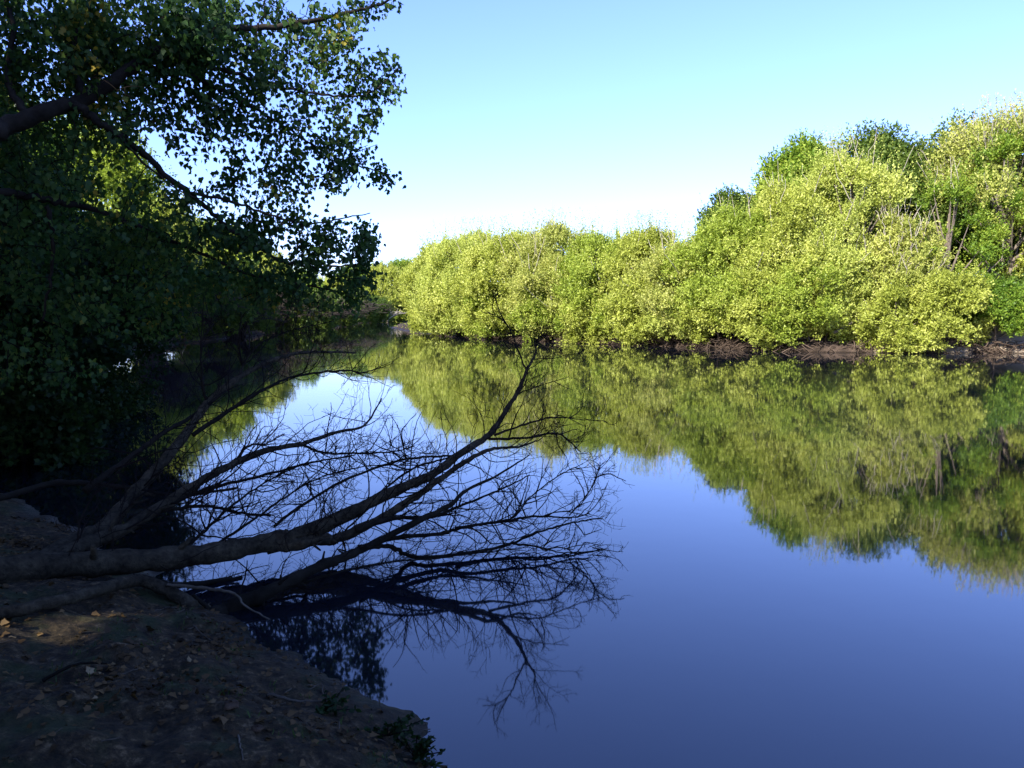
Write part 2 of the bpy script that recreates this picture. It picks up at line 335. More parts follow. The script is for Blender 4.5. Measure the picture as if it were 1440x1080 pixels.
#  px, top y, crown half width px, setback, leaf material, spiky, bare, cov, label
front=[
 (620,338,34,2.5,'yellow',.4,0,1.8,'rounded yellow-green tree ending the sunlit row beside the open river bend'),
 (664,325,50,3.0,'pale',.6,20,1.7,'pale yellow-green tree, second from the left end of the sunlit row'),
 (728,326,50,2.5,'yellow',.5,20,1.8,'yellow-green tree directly behind the tip of the upright bare branch'),
 (790,318,52,3.5,'buff',.8,70,1.4,'buff-topped feathery tree just right of the upright bare branch tip'),
 (850,330,50,2.5,'fresh',.6,20,1.8,'fresh green tree with drooping skirt in the middle of the row'),
 (915,322,48,3.0,'yellow',.9,20,1.7,'yellow-green tree with upright shoots left of the pale leaning one'),
 (965,335,50,2.0,'buff',.5,30,1.8,'straw-coloured tree reaching down to the dark bank, midway along the row'),
 (1040,300,62,3.0,'fresh',.5,10,1.8,'broad bright green tree below the small dark round crown'),
 (1110,262,64,3.5,'yellow',.6,20,1.8,'yellow-green tree on the rising skyline left of the tallest tree'),
 (1190,212,64,4.0,'pale',1.0,60,1.7,'tallest pale yellow-green tree with a crown of upright spiky shoots'),
 (1262,292,54,2.5,'buff',.5,110,1.1,'thin olive tree with bare grey twigs showing through, right of the tall pale tree'),
 (1330,235,62,3.5,'mid',.5,10,1.3,'leafy green tree with dark hollows, second from the right edge'),
 (1415,165,72,5.0,'mid',.6,0,1.1,'tall green tree at the right edge with dark gaps in its crown'),
 (1520,180,90,4.0,'yellow',.5,0,1.4,'yellow-green tree only partly shown at the end of the sunlit row'),
]
for px,yt,hw,back,lm,spk,bare,cov,lab in front:
    lr=.19 if px in (1330,1415) else .225; nlb=40 if px in (1330,1415) else 74
    D=shoreD(px); b,H=at_tree(px,yt,D,back); R=hw/F*D*(1.7 if px<1250 else 1.25)
    make_tree('riverside_tree',lab,b,H,R,lm,GR,n_lobes=nlb,cov=cov*1.05,leaf=.105+.0010*D,spiky=spk,bare=bare,face=face,lobe_r=lr*.85,skirt=.05)
# low overhanging foliage at the waterline
low=[(608,415,20,'yellow'),(645,405,34,'yellow'),(705,400,34,'fresh'),(770,410,32,'fresh'),(835,405,30,'yellow'),(905,395,34,'yellow'),(960,410,32,'pale'),(1010,400,34,'yellow'),(1075,385,44,'yellow'),(1140,375,46,'fresh'),(1265,405,40,'yellow'),(1330,385,42,'yellow'),(1400,400,34,'mid'),(1170,330,40,'pale')]
lowlab=['low yellow-green bush overhanging the water at the left end of the sunlit row','yellow-green bush overhanging pale driftwood near the left end of the row','fresh green bush just left of the bare branch tip, low over the water','green bush just right of the bare branch tip, low over the water','yellow-green bush at the waterline above a dark undercut, mid river','bright bush leaning out over the water in the middle of the row','pale bush hanging over the dark roots, midway along the row','yellow-green bush drooping to the water left of the large bright pair','large bright bush bulging over the river, left one of the big pair','large fresh green bush bulging over the river left of the dark bank hollow','yellow-green bush right of the dark bank hollow, above the mud','broad yellow bush above the sandy bank near the right edge','small green bush above the pale sand at the right edge','pale bush higher on the bank under the tall spiky tree']
for (px,yt,hw,lm),lab in zip(low,lowlab):
    D=shoreD(px)+.2+(px*7%13)/13*.9; b,H=at_tree(px,yt,D,.2 if yt>340 else 2.5); R=hw/F*D*1.38
    make_tree('riverside_bush',lab,b,H,R,lm,'bushes overhanging the right bank',n_lobes=34,cov=1.8,leaf=.10+.0010*D,spiky=.45,lobe_r=.26,skirt=.3 if px==1400 else .0,face=face,cat='bush',lean=(-.12,-.2),trunk_r=.07)
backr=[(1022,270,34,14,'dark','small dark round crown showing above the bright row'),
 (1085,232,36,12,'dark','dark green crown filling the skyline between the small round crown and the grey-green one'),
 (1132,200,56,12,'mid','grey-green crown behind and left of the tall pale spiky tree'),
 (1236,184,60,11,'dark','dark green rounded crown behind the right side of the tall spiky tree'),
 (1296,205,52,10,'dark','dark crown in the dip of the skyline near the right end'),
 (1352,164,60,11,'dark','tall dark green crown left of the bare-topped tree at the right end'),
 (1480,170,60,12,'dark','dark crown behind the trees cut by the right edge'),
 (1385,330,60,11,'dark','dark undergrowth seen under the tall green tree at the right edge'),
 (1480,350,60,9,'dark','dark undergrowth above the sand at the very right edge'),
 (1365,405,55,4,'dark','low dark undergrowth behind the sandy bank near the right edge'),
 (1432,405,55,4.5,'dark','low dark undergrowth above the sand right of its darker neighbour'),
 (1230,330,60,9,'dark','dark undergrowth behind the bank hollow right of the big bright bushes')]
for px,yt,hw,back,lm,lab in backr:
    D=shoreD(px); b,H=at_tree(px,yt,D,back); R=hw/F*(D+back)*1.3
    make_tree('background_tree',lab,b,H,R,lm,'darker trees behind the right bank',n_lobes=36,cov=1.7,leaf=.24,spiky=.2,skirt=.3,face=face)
b,H=at_tree(1408,165,shoreD(1408),6.5)
make_tree('bare_topped_tree','tall tree with pale bare twigs fanning out of its top at the right edge',b,H,5.0,'buff',GR,n_lobes=26,cov=.5,leaf=.2,spiky=.7,skirt=.55,bare=420)

# ------------------------------------------------------------------ far bend and left bank
def ground_at(x,y): return float(gz(np.array([x]),np.array([y]))[0])
fb=[(545,372,253,8,'yellow','hazy yellow-green tree at the far end of the river under the open sky'),
    (566,372,262,9,'mid','dull green tree at the river bend, half hidden behind the sunlit row'),
    (553,402,256,4.5,'dark','dark blue-green tree standing in shade at the river bend'),
    (524,412,256,5,'yellow','small sunlit tree with pale roots at the far waterline'),
    (505,380,270,9,'mid','green tree at the far bend just beyond the shaded left bank')]
for px,yt,D,R,lm,lab in fb:
    b,H=at_tree(px,yt,D,4); make_tree('distant_tree',lab,b,H,R,lm,'trees at the far river bend',n_lobes=28,cov=1.8,leaf=.5,spiky=.3)
GL='shaded trees along the left bank'
lb=[(-51,235,9,8,'mid','green tree at the far end of the shaded left bank'),
    (-45,190,9,7,'yellow','yellow-green tree seen through leaves near the far end of the left bank'),
    (-43,150,9,6.5,'mid','mid green tree of the left bank behind the drooping leaf tips'),
    (-41,122,10.5,6,'yellow','sun-tipped tree of the left bank seen under the drooping limb'),
    (-38,98,11.5,6,'fresh','fresh green tree of the left bank above the grey brushwood'),
    (-36,78,12.5,6,'yellow','yellow-green tree of the left bank glimpsed between the two dark limbs'),
    (-34,62,15.5,6,'fresh','tall light green tree on the left bank seen in the gap below the big limb'),
    (-33,48,14,6,'mid','green tree on the left bank behind the lower dark limb'),
    (-29,37,15,6,'mid','dark green tree on the left bank near the left edge'),
    (-21,24,9.5,5,'shade','dark leafy tree close by at the left edge')]
for x,y,H,R,lm,lab in lb:
    make_tree('bank_tree',lab,(x,y,ground_at(x,y)),H,R,lm,GL,n_lobes=40,cov=1.6,leaf=.17+.0014*y,spiky=.3,face=0)

def brush(name,label,base,H,R,n,group,mat='brush',rad=.02,lean=(0,0)):
    b=np.array(base,float); t=MB(); ph=rng.random(n)*2*np.pi; e=rng.random(n)**.7*R
    tip=np.stack([np.cos(ph)*e+lean[0]*H,np.sin(ph)*e+lean[1]*H,H*(.4+.6*rng.random(n))*(1-.35*(e/R)**2)],-1)
    ss=np.linspace(0,1,7)[None,:,None]; root=rng.normal(0,R*.12,(n,3))*[1,1,0]
    pts=root[:,None,:]*(1-ss)+tip[:,None,:]*ss+np.array([0,0,1.])*(H*.18*np.sin(np.pi*ss))+rng.normal(0,.03*H,(n,7,3))*ss
    tubes(t,pts,rad*np.linspace(1,.35,7)[None]*(.5+rng.random((n,1))),3)
    i=rng.integers(0,n,n*4); k=rng.integers(2,6,n*4); a=pts[i,k]; d=norm(rdir(n*4)+norm(tip)[i]*.7+[0,0,.4]); s2=np.linspace(0,1,4)[None,:,None]
    q=a[:,None,:]+d[:,None,:]*s2*(H*.22*(.4+rng.random((n*4,1,1))))+rng.normal(0,.012*H,(n*4,4,3))*s2
    tubes(t,q,rad*.5*np.linspace(1,.4,4)[None]*np.ones((n*4,1)),3)
    o=t.build(name,M[mat]); o.location=tuple(b); tag(o,label,'shrub',group); return o
GB='bare brushwood on the shaded left bank'
bl=[(W(505,454),'grey bare shrub at the far tip of the shaded left bank',4.5,8),
    (W(480,457),'grey bare shrub just left of the far tip of the left bank',4.5,7),
    (W(455,461),'bare grey shrub over the water, third back from the left bank tip',4.2,6),
    (W(425,464),'bare twiggy shrub of the left bank behind the curved fallen branch',4,5),
    (W(385,468),'bare brown shrub of the left bank above the fork of the fallen branch',4,4),
    (W(340,473),'bare brownish shrub hanging over the left bank midway',3.6,3.6),
    (W(290,478),'dense bare shrub on the left bank below the drooping limb',3.4,3.2),
    (W(235,485),'bare shrub on the left bank next to the dark leafy mass',3.0,2.6)]
for (x,y),lab,H,R in bl:
    brush('bare_shrub',lab,(x-.3,y-2,max(0,ground_at(x-.3,y-2))-.1),H*1.5,R*1.3,170,GB,rad=.02+.0004*y,lean=(.3,-.1))
lbush=[((250,483),5.5,3.0,'dark leafy bush hanging over the left bank waterline beside the dark leafy mass'),((300,477),5.5,3.4,'dark leafy bush on the left bank under the lower dark limb'),((345,472),5.0,3.6,'olive bush on the left bank behind the fork of the bare leaning tree'),
 ((390,468),5.5,4.2,'shaded olive bush at the middle of the left bank waterline'),((430,464),6,5,'shaded bush on the left bank above the arching bare branch tip'),((460,460),6,6,'shaded bush near the far tip of the left bank, third from it'),((488,456.5),6,7,'shaded bush second from the far tip of the left bank'),((508,454),6,8,'dark bush closing the far tip of the left bank')]
for (px,py),H,R_,lab in lbush:
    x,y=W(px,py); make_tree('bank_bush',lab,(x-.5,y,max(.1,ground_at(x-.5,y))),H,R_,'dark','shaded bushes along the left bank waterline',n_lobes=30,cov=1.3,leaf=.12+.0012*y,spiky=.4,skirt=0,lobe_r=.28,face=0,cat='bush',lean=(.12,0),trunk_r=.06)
x,y=W(535,453.5)
brush('root_fan','pale fan of bare roots and stems at the far river bend waterline',(x,y+1,.2),5,9,40,None,mat='twig_pale',rad=.14)['category']='roots'

# ------------------------------------------------------------------ tangle of roots at the foot of the right bank
rb=MB(); cols=rng.uniform(565,1560,1300)
pts=[];
for px in cols:
    D=shoreD(px); x,y=P(px,HOR,D)[:2]; y+=rng.uniform(-.15,1.6); z=rng.uniform(.0,.7)
    L_=rng.uniform(.5,1.9); a=np.array([x,y,z]); d=norm(np.array([rng.normal(0,1),rng.normal(-.5,.4),rng.normal(-.25,.35)])); s=np.linspace(0,1,6)[:,None]
    q=a+d*L_*s+np.array([0,0,-.35])*s**2*L_+rng.normal(0,.05,(6,3)); q[:,2]=np.maximum(q[:,2],-.05); pts.append(q)
pts=np.array(pts); tubes(rb,pts,rng.uniform(.012,.05,(len(pts),1))*np.linspace(1,.4,6)[None],4)
tag(rb.build('exposed_roots',M['root']),'tangle of brown exposed roots along the foot of the sunlit right bank','roots',kind='stuff')
# hanging dead brush fringe
for k,(px,py0,px2,py2,r,lab) in enumerate([(1172,468,1240,438,.10,'pale broken limb sticking up from the dark bank hollow on the right'),
    (640,469,705,459,.16,'bleached log lying on the bank near the left end of the sunlit row'),
    (690,474,742,470,.13,'pale log at the waterline behind the bare branch tip'),
    (935,484,1000,474,.1,'thin brown log propped on the right bank at mid row'),
    (1310,492,1385,478,.12,'dark log lying on the sandy bank near the right edge')]):
    D=shoreD(px)-.1; a=P(px,py0,D); b=P(px2,py2,D+1.0); p=smooth_path([a,(a+b)/2+[0,0,.12],b],5,.02); t=MB(); tubes(t,p,np.linspace(r,r*.45,len(p)),8,True)
    for j in range(4):
        a2=p[3+j]; b2=a2+np.array([rng.uniform(-.4,.9),-.1,rng.uniform(.3,.9)]); tubes(t,smooth_path([a2,(a2+b2)/2+[.1,0,0],b2],3),np.linspace(r*.35,.015,7),5)
    tag(t.build('driftwood_log',M['wood' if k<3 else 'root'],smooth=True),lab,'log','logs on the right bank')

# ------------------------------------------------------------------ fallen bare trees
def twig_set(paths,n1,len1,up=.25,bias=(.55,.15,.1),sub=3,zmin=.03,r0=.0065,start=.12):
    """curving twigs in batches growing from points along branch paths"""
    t=MB(); L=np.array([np.linalg.norm(np.diff(p,axis=0),axis=1).sum() for p in paths])
    which=rng.choice(len(paths),n1,p=L/L.sum()); K=9
    A=np.zeros((n1,3)); T=np.zeros((n1,3)); fr=np.zeros(n1)
    for i,w in enumerate(which):
        p=paths[w]; f=start+(1-start)*rng.random(); k=min(int(f*(len(p)-1)),len(p)-2); fr[i]=f; A[i]=p[k]; T[i]=norm(p[k+1]-p[k])
    def grow(A,T,Ln,K,bend,spread):
        n=len(A); d=norm(T+norm(rng.normal(size=(n,3)))*spread+np.array(bias)*.12); side=rdir(n); pts=[A]; step=(Ln/(K-1))[:,None]
        for k in range(K-1):
            d=norm(d+side*bend+rng.normal(0,.17,(n,3))+np.array([0,0,up])*.2+np.array(bias)*.04); pts.append(pts[-1]+d*step)
        q=np.stack(pts,1); q[:,:,2]=np.where(q[:,:,2]<zmin,zmin+(zmin-q[:,:,2])*.3,q[:,:,2]); return q
    Ln=len1*(.35+.9*rng.random(n1))*(1.15-.5*fr)
    q=grow(A,T,Ln,K,.17,1.1); r=r0*(.6+.8*rng.random((n1,1)))*(Ln/len1)[:,None]*np.linspace(1,.38,K)[None]; tubes(t,q,np.maximum(r,.0017),4)
    for lev in range(sub):
        n=int(len(q)*(2.2 if lev==0 else 1.6)); i=rng.integers(0,len(q),n); k=rng.integers(2,K-1,n)
        A=q[i,k]; T=norm(q[i,k+1]-q[i,k]); Ln=len1*(.36 if lev==0 else .16)*(.4+.9*rng.random(n)); K2=6
        q2=grow(A,T,Ln,K2,.2,1.1); r=r0*(.42 if lev==0 else .3)*(.7+.6*rng.random((n,1)))*np.linspace(1,.45,K2)[None]
        tubes(t,q2,np.maximum(r,.0013),3); q=q2; K=K2
        if lev>=1: break
    return t
def fallen(name,label,branches,mat,base,tw):
    """branches: list of (points [(px,py,D)], r0, r1, part name, part label, twig count, twig length)"""
    root=empty(name,base,label,'fallen tree','bare fallen trees reaching over the water')
    for pts,r0,r1,nm,lab,ntw,ltw,mt in branches:
        p=smooth_path([P(*a) for a in pts],8,.004); r=np.interp(np.linspace(0,1,len(p)),[0,.38,.45,.6,.8,1],[.118,.078,.058,.042,.024,.006]) if r0 is None else r0+(r1-r0)*np.linspace(0,1,len(p))**.8
        r=r*(1+.05*rng.normal(size=len(p))+.07*np.sin(np.arange(len(p))*.9+rng.random()*6))
        mb=MB(); tubes(mb,p-np.array(base),r,10 if (r0 or 1)>.04 else 6,True)
        k=np.nonzero(r>.03)[0]
        if len(k)>6:
            ns=10; kk=rng.choice(k[1:-1],ns); d=rdir(ns)*[1,1,.8]+[.3,0,.2]; d=norm(d); ss=np.linspace(0,1,4)[None,:,None]
            q=p[kk][:,None,:]+d[:,None,:]*(r[kk][:,None,None]*(.6+ss*(1.2+1.8*rng.random((ns,1,1)))))+rng.normal(0,.004,(ns,4,3)); tubes(mb,q-np.array(base),(r[kk]*.22)[:,None]*np.linspace(1.3,.7,4)[None],6,True)
        o=mb.build(nm,M[mt],root,smooth=True)
        if lab: o['label']=lab
        if ntw:
            t=twig_set([p],ntw,ltw,**tw); t.v=[v-np.array(base,dtype=np.float32) for v in t.v]; t.build('twigs',M['bark_twig'],o)
    return root
base=(-5.0,5.0,ground_at(-5.0,5.0))
B=[
 ([(-130,830,5.1),(0,803,5.6),(83,795,5.9),(208,788,6.35),(292,779,6.7),(375,763,7.0),(433,748,7.25),(500,718,7.5),(560,688,7.7),(607,668,7.9),(647,638,8.15),(687,612,8.4),(710,580,8.6),(730,547,8.7),(742,518,8.75),(753,497,8.8),(752,483,8.8)],None,None,'trunk','thick pale grey trunk curving upright at its thin end',85,.8,'bark_pale'),
 ([(375,770,7.0),(440,760,7.2),(480,755,7.3),(547,722,7.5),(607,682,7.7),(653,650,7.9),(690,632,8.0),(730,628,8.2),(760,618,8.3)],.07,.005,'branch',None,40,.7,'bark_pale'),
 ([(740,520,8.75),(727,490,8.8),(717,463,8.85),(700,446,8.9),(677,438,8.95)],.012,.005,'branch',None,14,.4,'bark_dark'),
 ([(687,617,8.4),(740,616,8.6),(780,609,8.8),(800,620,8.9),(817,636,9.0)],.018,.006,'branch',None,26,.5,'bark_dark'),
 ([(695,612,8.4),(753,592,8.6),(780,587,8.8),(820,590,9.0),(853,592,9.1)],.014,.004,'branch',None,18,.45,'bark_dark'),
 ([(724,560,8.7),(733,552,8.75),(760,542,8.8),(800,530,8.95)],.01,.004,'branch',None,8,.3,'bark_dark'),
 ([(640,640,8.1),(600,643,8.0),(560,648,7.9),(487,674,7.7),(420,714,7.3),(385,740,7.1)],.012,.014,'branch',None,30,.5,'bark_dark'),
 ([(640,642,8.1),(590,655,7.9),(550,680,7.7),(500,720,7.5),(470,738,7.3)],.01,.012,'branch',None,26,.5,'bark_dark'),
]
fallen('fallen_tree','bare fallen tree with thick pale trunk and a long branch curving upright over the water',B,'bark_pale',base,dict(up=.5,bias=(.5,.3,.15)))
base2=(-2.3,5.9,.05)
B=[
 ([(285,880,5.7),(310,862,5.9),(345,846,6.0),(382,830,6.12),(444,799,6.45),(484,783,6.66),(520,767,6.9),(587,733,7.15),(633,710,7.4),(655,690,7.6),(700,668,7.9),(745,640,8.2)],.08,.006,'trunk','thick black half-sunken trunk',20,.5,'bark_dark'),
 ([(515,768,6.9),(553,757,7.2),(620,750,7.45),(653,741,7.5),(720,731,7.7),(757,726,7.8),(800,728,7.9),(830,722,8)],.028,.006,'branch',None,40,.6,'bark_dark'),
 ([(505,770,6.8),(545,768,7.05),(575,781,7.2),(600,784,7.15),(670,776,7.3),(720,764,7.5),(760,747,7.7),(807,735,7.9),(848,728,8.1)],.028,.007,'branch','long branch skimming the water',48,.6,'bark_dark'),
 ([(720,764,7.5),(760,770,7.4),(793,777,7.4),(847,774,7.5)],.012,.004,'branch',None,15,.45,'bark_dark'),
 ([(640,742,7.6),(690,735,7.8),(722,728,7.9),(745,700,8.1),(787,668,8.3),(820,652,8.4)],.013,.004,'branch',None,34,.6,'bark_dark'),
 ([(800,725,7.9),(822,700,8.0),(838,672,8.1),(845,650,8.1)],.008,.003,'branch',None,22,.4,'bark_dark'),
 ([(500,745,7.2),(553,729,7.4),(607,727,7.6),(645,712,7.8),(700,690,8.0),(745,668,8.2)],.03,.006,'branch',None,40,.6,'bark_dark'),
 ([(345,846,6.05),(400,828,6.3),(470,806,6.6),(553,790,6.9),(620,785,7.1)],.016,.006,'branch',None,16,.4,'bark_dark'),
]
fallen('fallen_tree','low blackened fallen tree rising from the muddy shore and fanning bare branches to the right',B,'bark_dark',base2,dict(up=.25,bias=(.6,.25,.05)))
base3=(-4.9,6.6,ground_at(-4.9,6.6))
B=[
 ([(40,800,6.2),(96,768,6.7),(145,742,7.1),(180,705,7.6),(212,668,8.0),(233,646,8.2),(267,602,8.7),(292,567,9.1),(333,533,9.6),(375,510,10.1),(417,497,10.6),(460,495,11),(500,496,11.3)],.10,.012,'trunk','leaning dark trunk',50,.8,'bark_pale'),
 ([(271,612,8.6),(330,572,9.0),(375,546,9.4),(417,529,9.9),(483,521,10.5),(510,524,10.8),(535,517,11)],.028,.007,'branch','arching branch',60,.7,'bark_dark'),
 ([(292,567,9.1),(286,548,9.1),(284,520,9.15),(283,483,9.2),(300,455,9.3)],.022,.007,'branch',None,24,.7,'bark_dark'),
 ([(333,533,9.6),(350,500,9.8),(375,478,10.1),(420,462,10.4),(470,452,10.8)],.016,.005,'branch',None,36,.7,'bark_dark'),
 ([(120,690,7.4),(179,646,7.9),(225,612,8.3),(267,587,8.8),(317,550,9.3)],.035,.018,'branch',None,24,.7,'bark_dark'),
]
fallen('leaning_tree','dark bare leaning tree arching over the water in the left half',B,'bark_dark',base3,dict(up=.55,bias=(.4,.35,.15)))['category']='dead tree'
base4=(-4.7,6.4,ground_at(-4.7,6.4))
B=[
 ([(30,805,6.05),(83,782,6.3),(130,762,6.6),(175,744,6.9),(233,708,7.4),(292,671,7.9),(333,650,8.2),(375,633,8.5),(425,624,8.8),(471,608,9.2),(512,598,9.5),(537,560,9.9)],.085,.008,'trunk','grey-brown forked trunk',70,.8,'bark_pale'),
 ([(333,650,8.2),(342,633,8.3),(355,625,8.35),(371,625,8.4),(400,610,8.6)],.02,.006,'branch',None,20,.5,'bark_dark'),
 ([(425,625,8.8),(458,637,8.9),(521,637,9.1),(560,634,9.3),(583,627,9.4)],.018,.006,'branch',None,46,.6,'bark_dark'),
 ([(233,710,7.4),(292,688,7.7),(375,667,8.1),(440,650,8.4),(500,640,8.7)],.024,.008,'branch',None,50,.65,'bark_dark'),
 ([(225,718,7.3),(290,712,7.4),(340,722,7.5),(380,725,7.6)],.02,.012,'branch',None,24,.5,'bark_dark'),
 ([(255,775,6.8),(290,745,7.1),(325,712,7.3),(370,680,7.6),(420,655,7.9)],.018,.006,'branch',None,40,.6,'bark_dark'),
 ([(290,775,6.8),(350,735,7.1),(400,700,7.4),(450,672,7.7),(520,655,8.0),(600,655,8.4)],.014,.005,'branch',None,50,.6,'bark_dark'),
]
fallen('leaning_tree','grey-brown forked fallen tree spreading fine twigs over the bright water between the other two',B,'bark_pale',base4,dict(up=.4,bias=(.5,.3,.1)))['category']='dead tree'
def log_thing(name,label,cat,pts,r0,r1,mat,n=9,jit=.006,group=None):
    p=smooth_path([P(*a) for a in pts],7,jit); t=MB(); tubes(t,p-p[0],(r0+(r1-r0)*np.linspace(0,1,len(p)))*(1+.08*rng.normal(size=len(p))),n,True)
    o=t.build(name,M[mat],smooth=True); o.location=tuple(p[0]); return tag(o,label,cat,group)
log_thing('mossy_branch','long greenish branch lying above the others from the left edge across the dark bank','branch',[(-60,712,6.6),(0,700,6.9),(83,679,7.4),(167,684,7.7),(250,697,7.8),(333,686,8.0)],.038,.012,'bark_dark')
log_thing('dark_root','dark root between the thick trunk and the pale humped root','root',[(-60,842,5.3),(0,836,5.5),(90,822,5.8),(180,818,6.1),(260,822,6.4),(340,812,6.7)],.05,.02,'bark_dark')
log_thing('bent_stick','pale bent stick crossing the shoreline below the thick trunk','stick',[(235,822,5.8),(290,828,5.85),(330,835,5.9),(345,852,5.85),(380,872,5.75)],.015,.006,'wood',6,.003)
def on_ground(px,py):
    z=.3
    for _ in range(12): x,y=W(px,py,z); z=.5*z+.5*ground_at(x,y)
    return np.array([x,y,z])
def stick(label,pa,pb,r,mat='wood'):
    a=on_ground(*pa)+[0,0,r]; b=on_ground(*pb)+[0,0,r]; m=(a+b)/2; m[2]=ground_at(m[0],m[1])+r*1.3
    p=smooth_path([a,m,b],6,.003); t=MB(); tubes(t,p-a,np.linspace(r,r*.5,len(p)),6,True)
    o=t.build('stick',M[mat],smooth=True); o.location=tuple(a); tag(o,label,'stick','sticks on the muddy shore')
rp=smooth_path([on_ground(*a)+[0,0,h] for a,h in [((-60,882),.02),((0,874),.05),((83,858),.06),((150,842),.08),((195,834),.10),((235,842),.07),((272,852),.0)]],7,.004); t=MB(); tubes(t,rp-rp[0],.036+.016*np.linspace(0,1,len(rp))*(1+.1*rng.normal(size=len(rp))),9,True)
o=t.build('tree_root',M['bark_pale'],smooth=True); o.location=tuple(rp[0]); tag(o,'pale humped root lying on the mud below the thick trunk','root')
stick('whitish stick lying at the waterline on the muddy shore',(375,980),(468,988),.010)
stick('thin stick leaning down the mud toward the bent pale stick',(262,868),(300,905),.006)
stick('short upright-lying stick near the bottom edge of the mud',(335,1035),(342,1070),.006)
stick('dark stick on the mud at the left below the pale root',(60,960),(150,935),.010,'bark_dark')
def pebble(label,px,py,s,mat='stone'):
    g=on_ground(px,py); t=MB(); n,m=12,8; th=np.linspace(0,2*np.pi,n,endpoint=False); ph=np.linspace(.15,np.pi-.15,m)
    V=np.array([[math.cos(a)*math.sin(b)*s*1.1,math.sin(a)*math.sin(b)*s,math.cos(b)*s*.45] for b in ph for a in th])*(1+.12*rng.normal(size=(n*m,1)))
    idx=np.arange(n*m).reshape(m,n); Fq=np.stack([idx[:-1],np.roll(idx[:-1],-1,1),np.roll(idx[1:],-1,1),idx[1:]],-1).reshape(-1,4)
    t.add(V,Fq); t.f.append(idx[0][None]); t.f.append(idx[-1][::-1][None])
    o=t.build('stone',M[mat],smooth=True); o.location=(g[0],g[1],g[2]+s*.15); tag(o,label,'stone','stones on the muddy shore')
pebble('tan flat stone in the middle of the mud left of the waterline stick',325,993,.04)
pebble('small tan stone below the larger tan one on the mud',362,1026,.03)
pebble('small grey stone high on the mud below the pale root',150,905,.03)

# ------------------------------------------------------------------ leaf litter, grass, shore plants
n=34000; x=rng.uniform(-6.5,1.2,n); y=rng.uniform(1.6,8.5,n); d,s,ins=shore(x,y); k=(~ins)&(d>.05)&(rng.random(n)<.15+2.2*np.clip(fbm(x*1.6,y*1.6,3,41)-.42,0,.5)*2); x=x[k];y=y[k]; z=gz(x,y)+.008
t=MB(); n=len(x); leaves(t,np.stack([x,y,z],-1),rng.normal(size=(n,3))*[1,1,.25],rng.normal(0,.35,(n,3))+[0,0,1],.018+.042*rng.random(n)**2,MAPLE,.25)
tag(t.build('leaf_litter',M['litter']),'brown dead leaves scattered over the muddy shore','leaves',kind='stuff')
n=900; x=rng.uniform(-5.5,.8,n); y=rng.uniform(2,6.6,n); d,s,ins=shore(x,y); k=(~ins)&(d>.15)&(fbm(x*1.3,y*1.3,2,21)>.5); x=x[k];y=y[k]; z=gz(x,y)
bx=np.repeat(x,9)+rng.normal(0,.03,len(x)*9); by=np.repeat(y,9)+rng.normal(0,.03,len(x)*9); bz=np.repeat(z,9)-.005
t=MB(); leaves(t,np.stack([bx,by,bz],-1),rng.normal(0,.5,(len(bx),3))+[0,0,.9],rng.normal(size=(len(bx),3)),(.015+.035*rng.random(len(bx))),[(0,0.05),(.5,.06),(1,0),(.5,-.06),(0,-.05)],.1)
tag(t.build('grass',M['grass']),'short sparse grass growing on the muddy shore','grass',kind='stuff')
n=10; x=rng.uniform(-2.5,4,n); y=rng.uniform(4.5,16,n); d,s_,ins=shore(x,y); k=ins&(d>.2); t=MB(); n=int(k.sum())
leaves(t,np.stack([x[k],y[k],np.full(n,.004)],-1),rng.normal(size=(n,3))*[1,1,0],np.tile([0,0,1.],(n,1)),.02+.03*rng.random(n),MAPLE,.08)
tag(t.build('floating_leaves',M['litter']),'small dead leaves floating on the calm river','leaves',kind='stuff')
n=2600; x=rng.uniform(-5.5,.6,n); y=rng.uniform(2.5,8.5,n); zz=gz(x,y); k=(zz>.0)&(zz<.16)&(rng.random(n)<.8)|((zz>=.16)&(rng.random(n)<.12)); x=x[k];y=y[k];zz=zz[k]; n=len(x)
a=rng.uniform(0,2*np.pi,n); L_=rng.uniform(.02,.11,n); ss=np.linspace(-.5,.5,4)[None,:,None]; q=np.stack([x,y,zz+.008],-1)[:,None,:]+np.stack([np.cos(a),np.sin(a),rng.normal(0,.08,n)],-1)[:,None,:]*ss*L_[:,None,None]+rng.normal(0,.003,(n,4,3))
t=MB(); tubes(t,q,rng.uniform(.0012,.004,(n,1))*np.ones((1,4)),4); tag(t.build('twig_debris',M['wood']),'small broken twigs washed up along the muddy edge','twigs',kind='stuff')
def sprout(label,px,py,H,n,rad):
    g=on_ground(px,py) if px<600 else np.array([*W(px,py),.0]); t=MB(); root=empty('shore_plant',g,label,'plant','leafy plants at the waterline')
    ss=np.linspace(0,1,6)[None,:,None]; tip=rng.normal(0,1,(n,3))*[rad,rad,0]+np.array([.05,.0,H]); tip[:,2]*=.4+.7*rng.random(n)
    q=tip[:,None,:]*ss+np.array([0,0,.3*H])*np.sin(ss*np.pi)*.3; tubes(t,q,np.full((n,6),.003),4); t.build('stem',M['bark_twig'],root)
    l=MB(); m=n*16; i=rng.integers(0,n,m); k=rng.integers(2,6,m); c=q[i,k]; leaves(l,c,rng.normal(size=(m,3))*[1,1,.5]+[0,0,-.2],rng.normal(size=(m,3))+[0,0,.8],.02+.022*rng.random(m),OV); l.build('leaves',M['shade'],root)
sprout('low dark plant at the waterline nearest the bottom edge',585,1068,.08,18,.09)
sprout('low dark plant at the waterline above the bottom one',545,1035,.07,12,.10)
sprout('small dark plant beside the whitish waterline stick',455,1000,.05,10,.08)

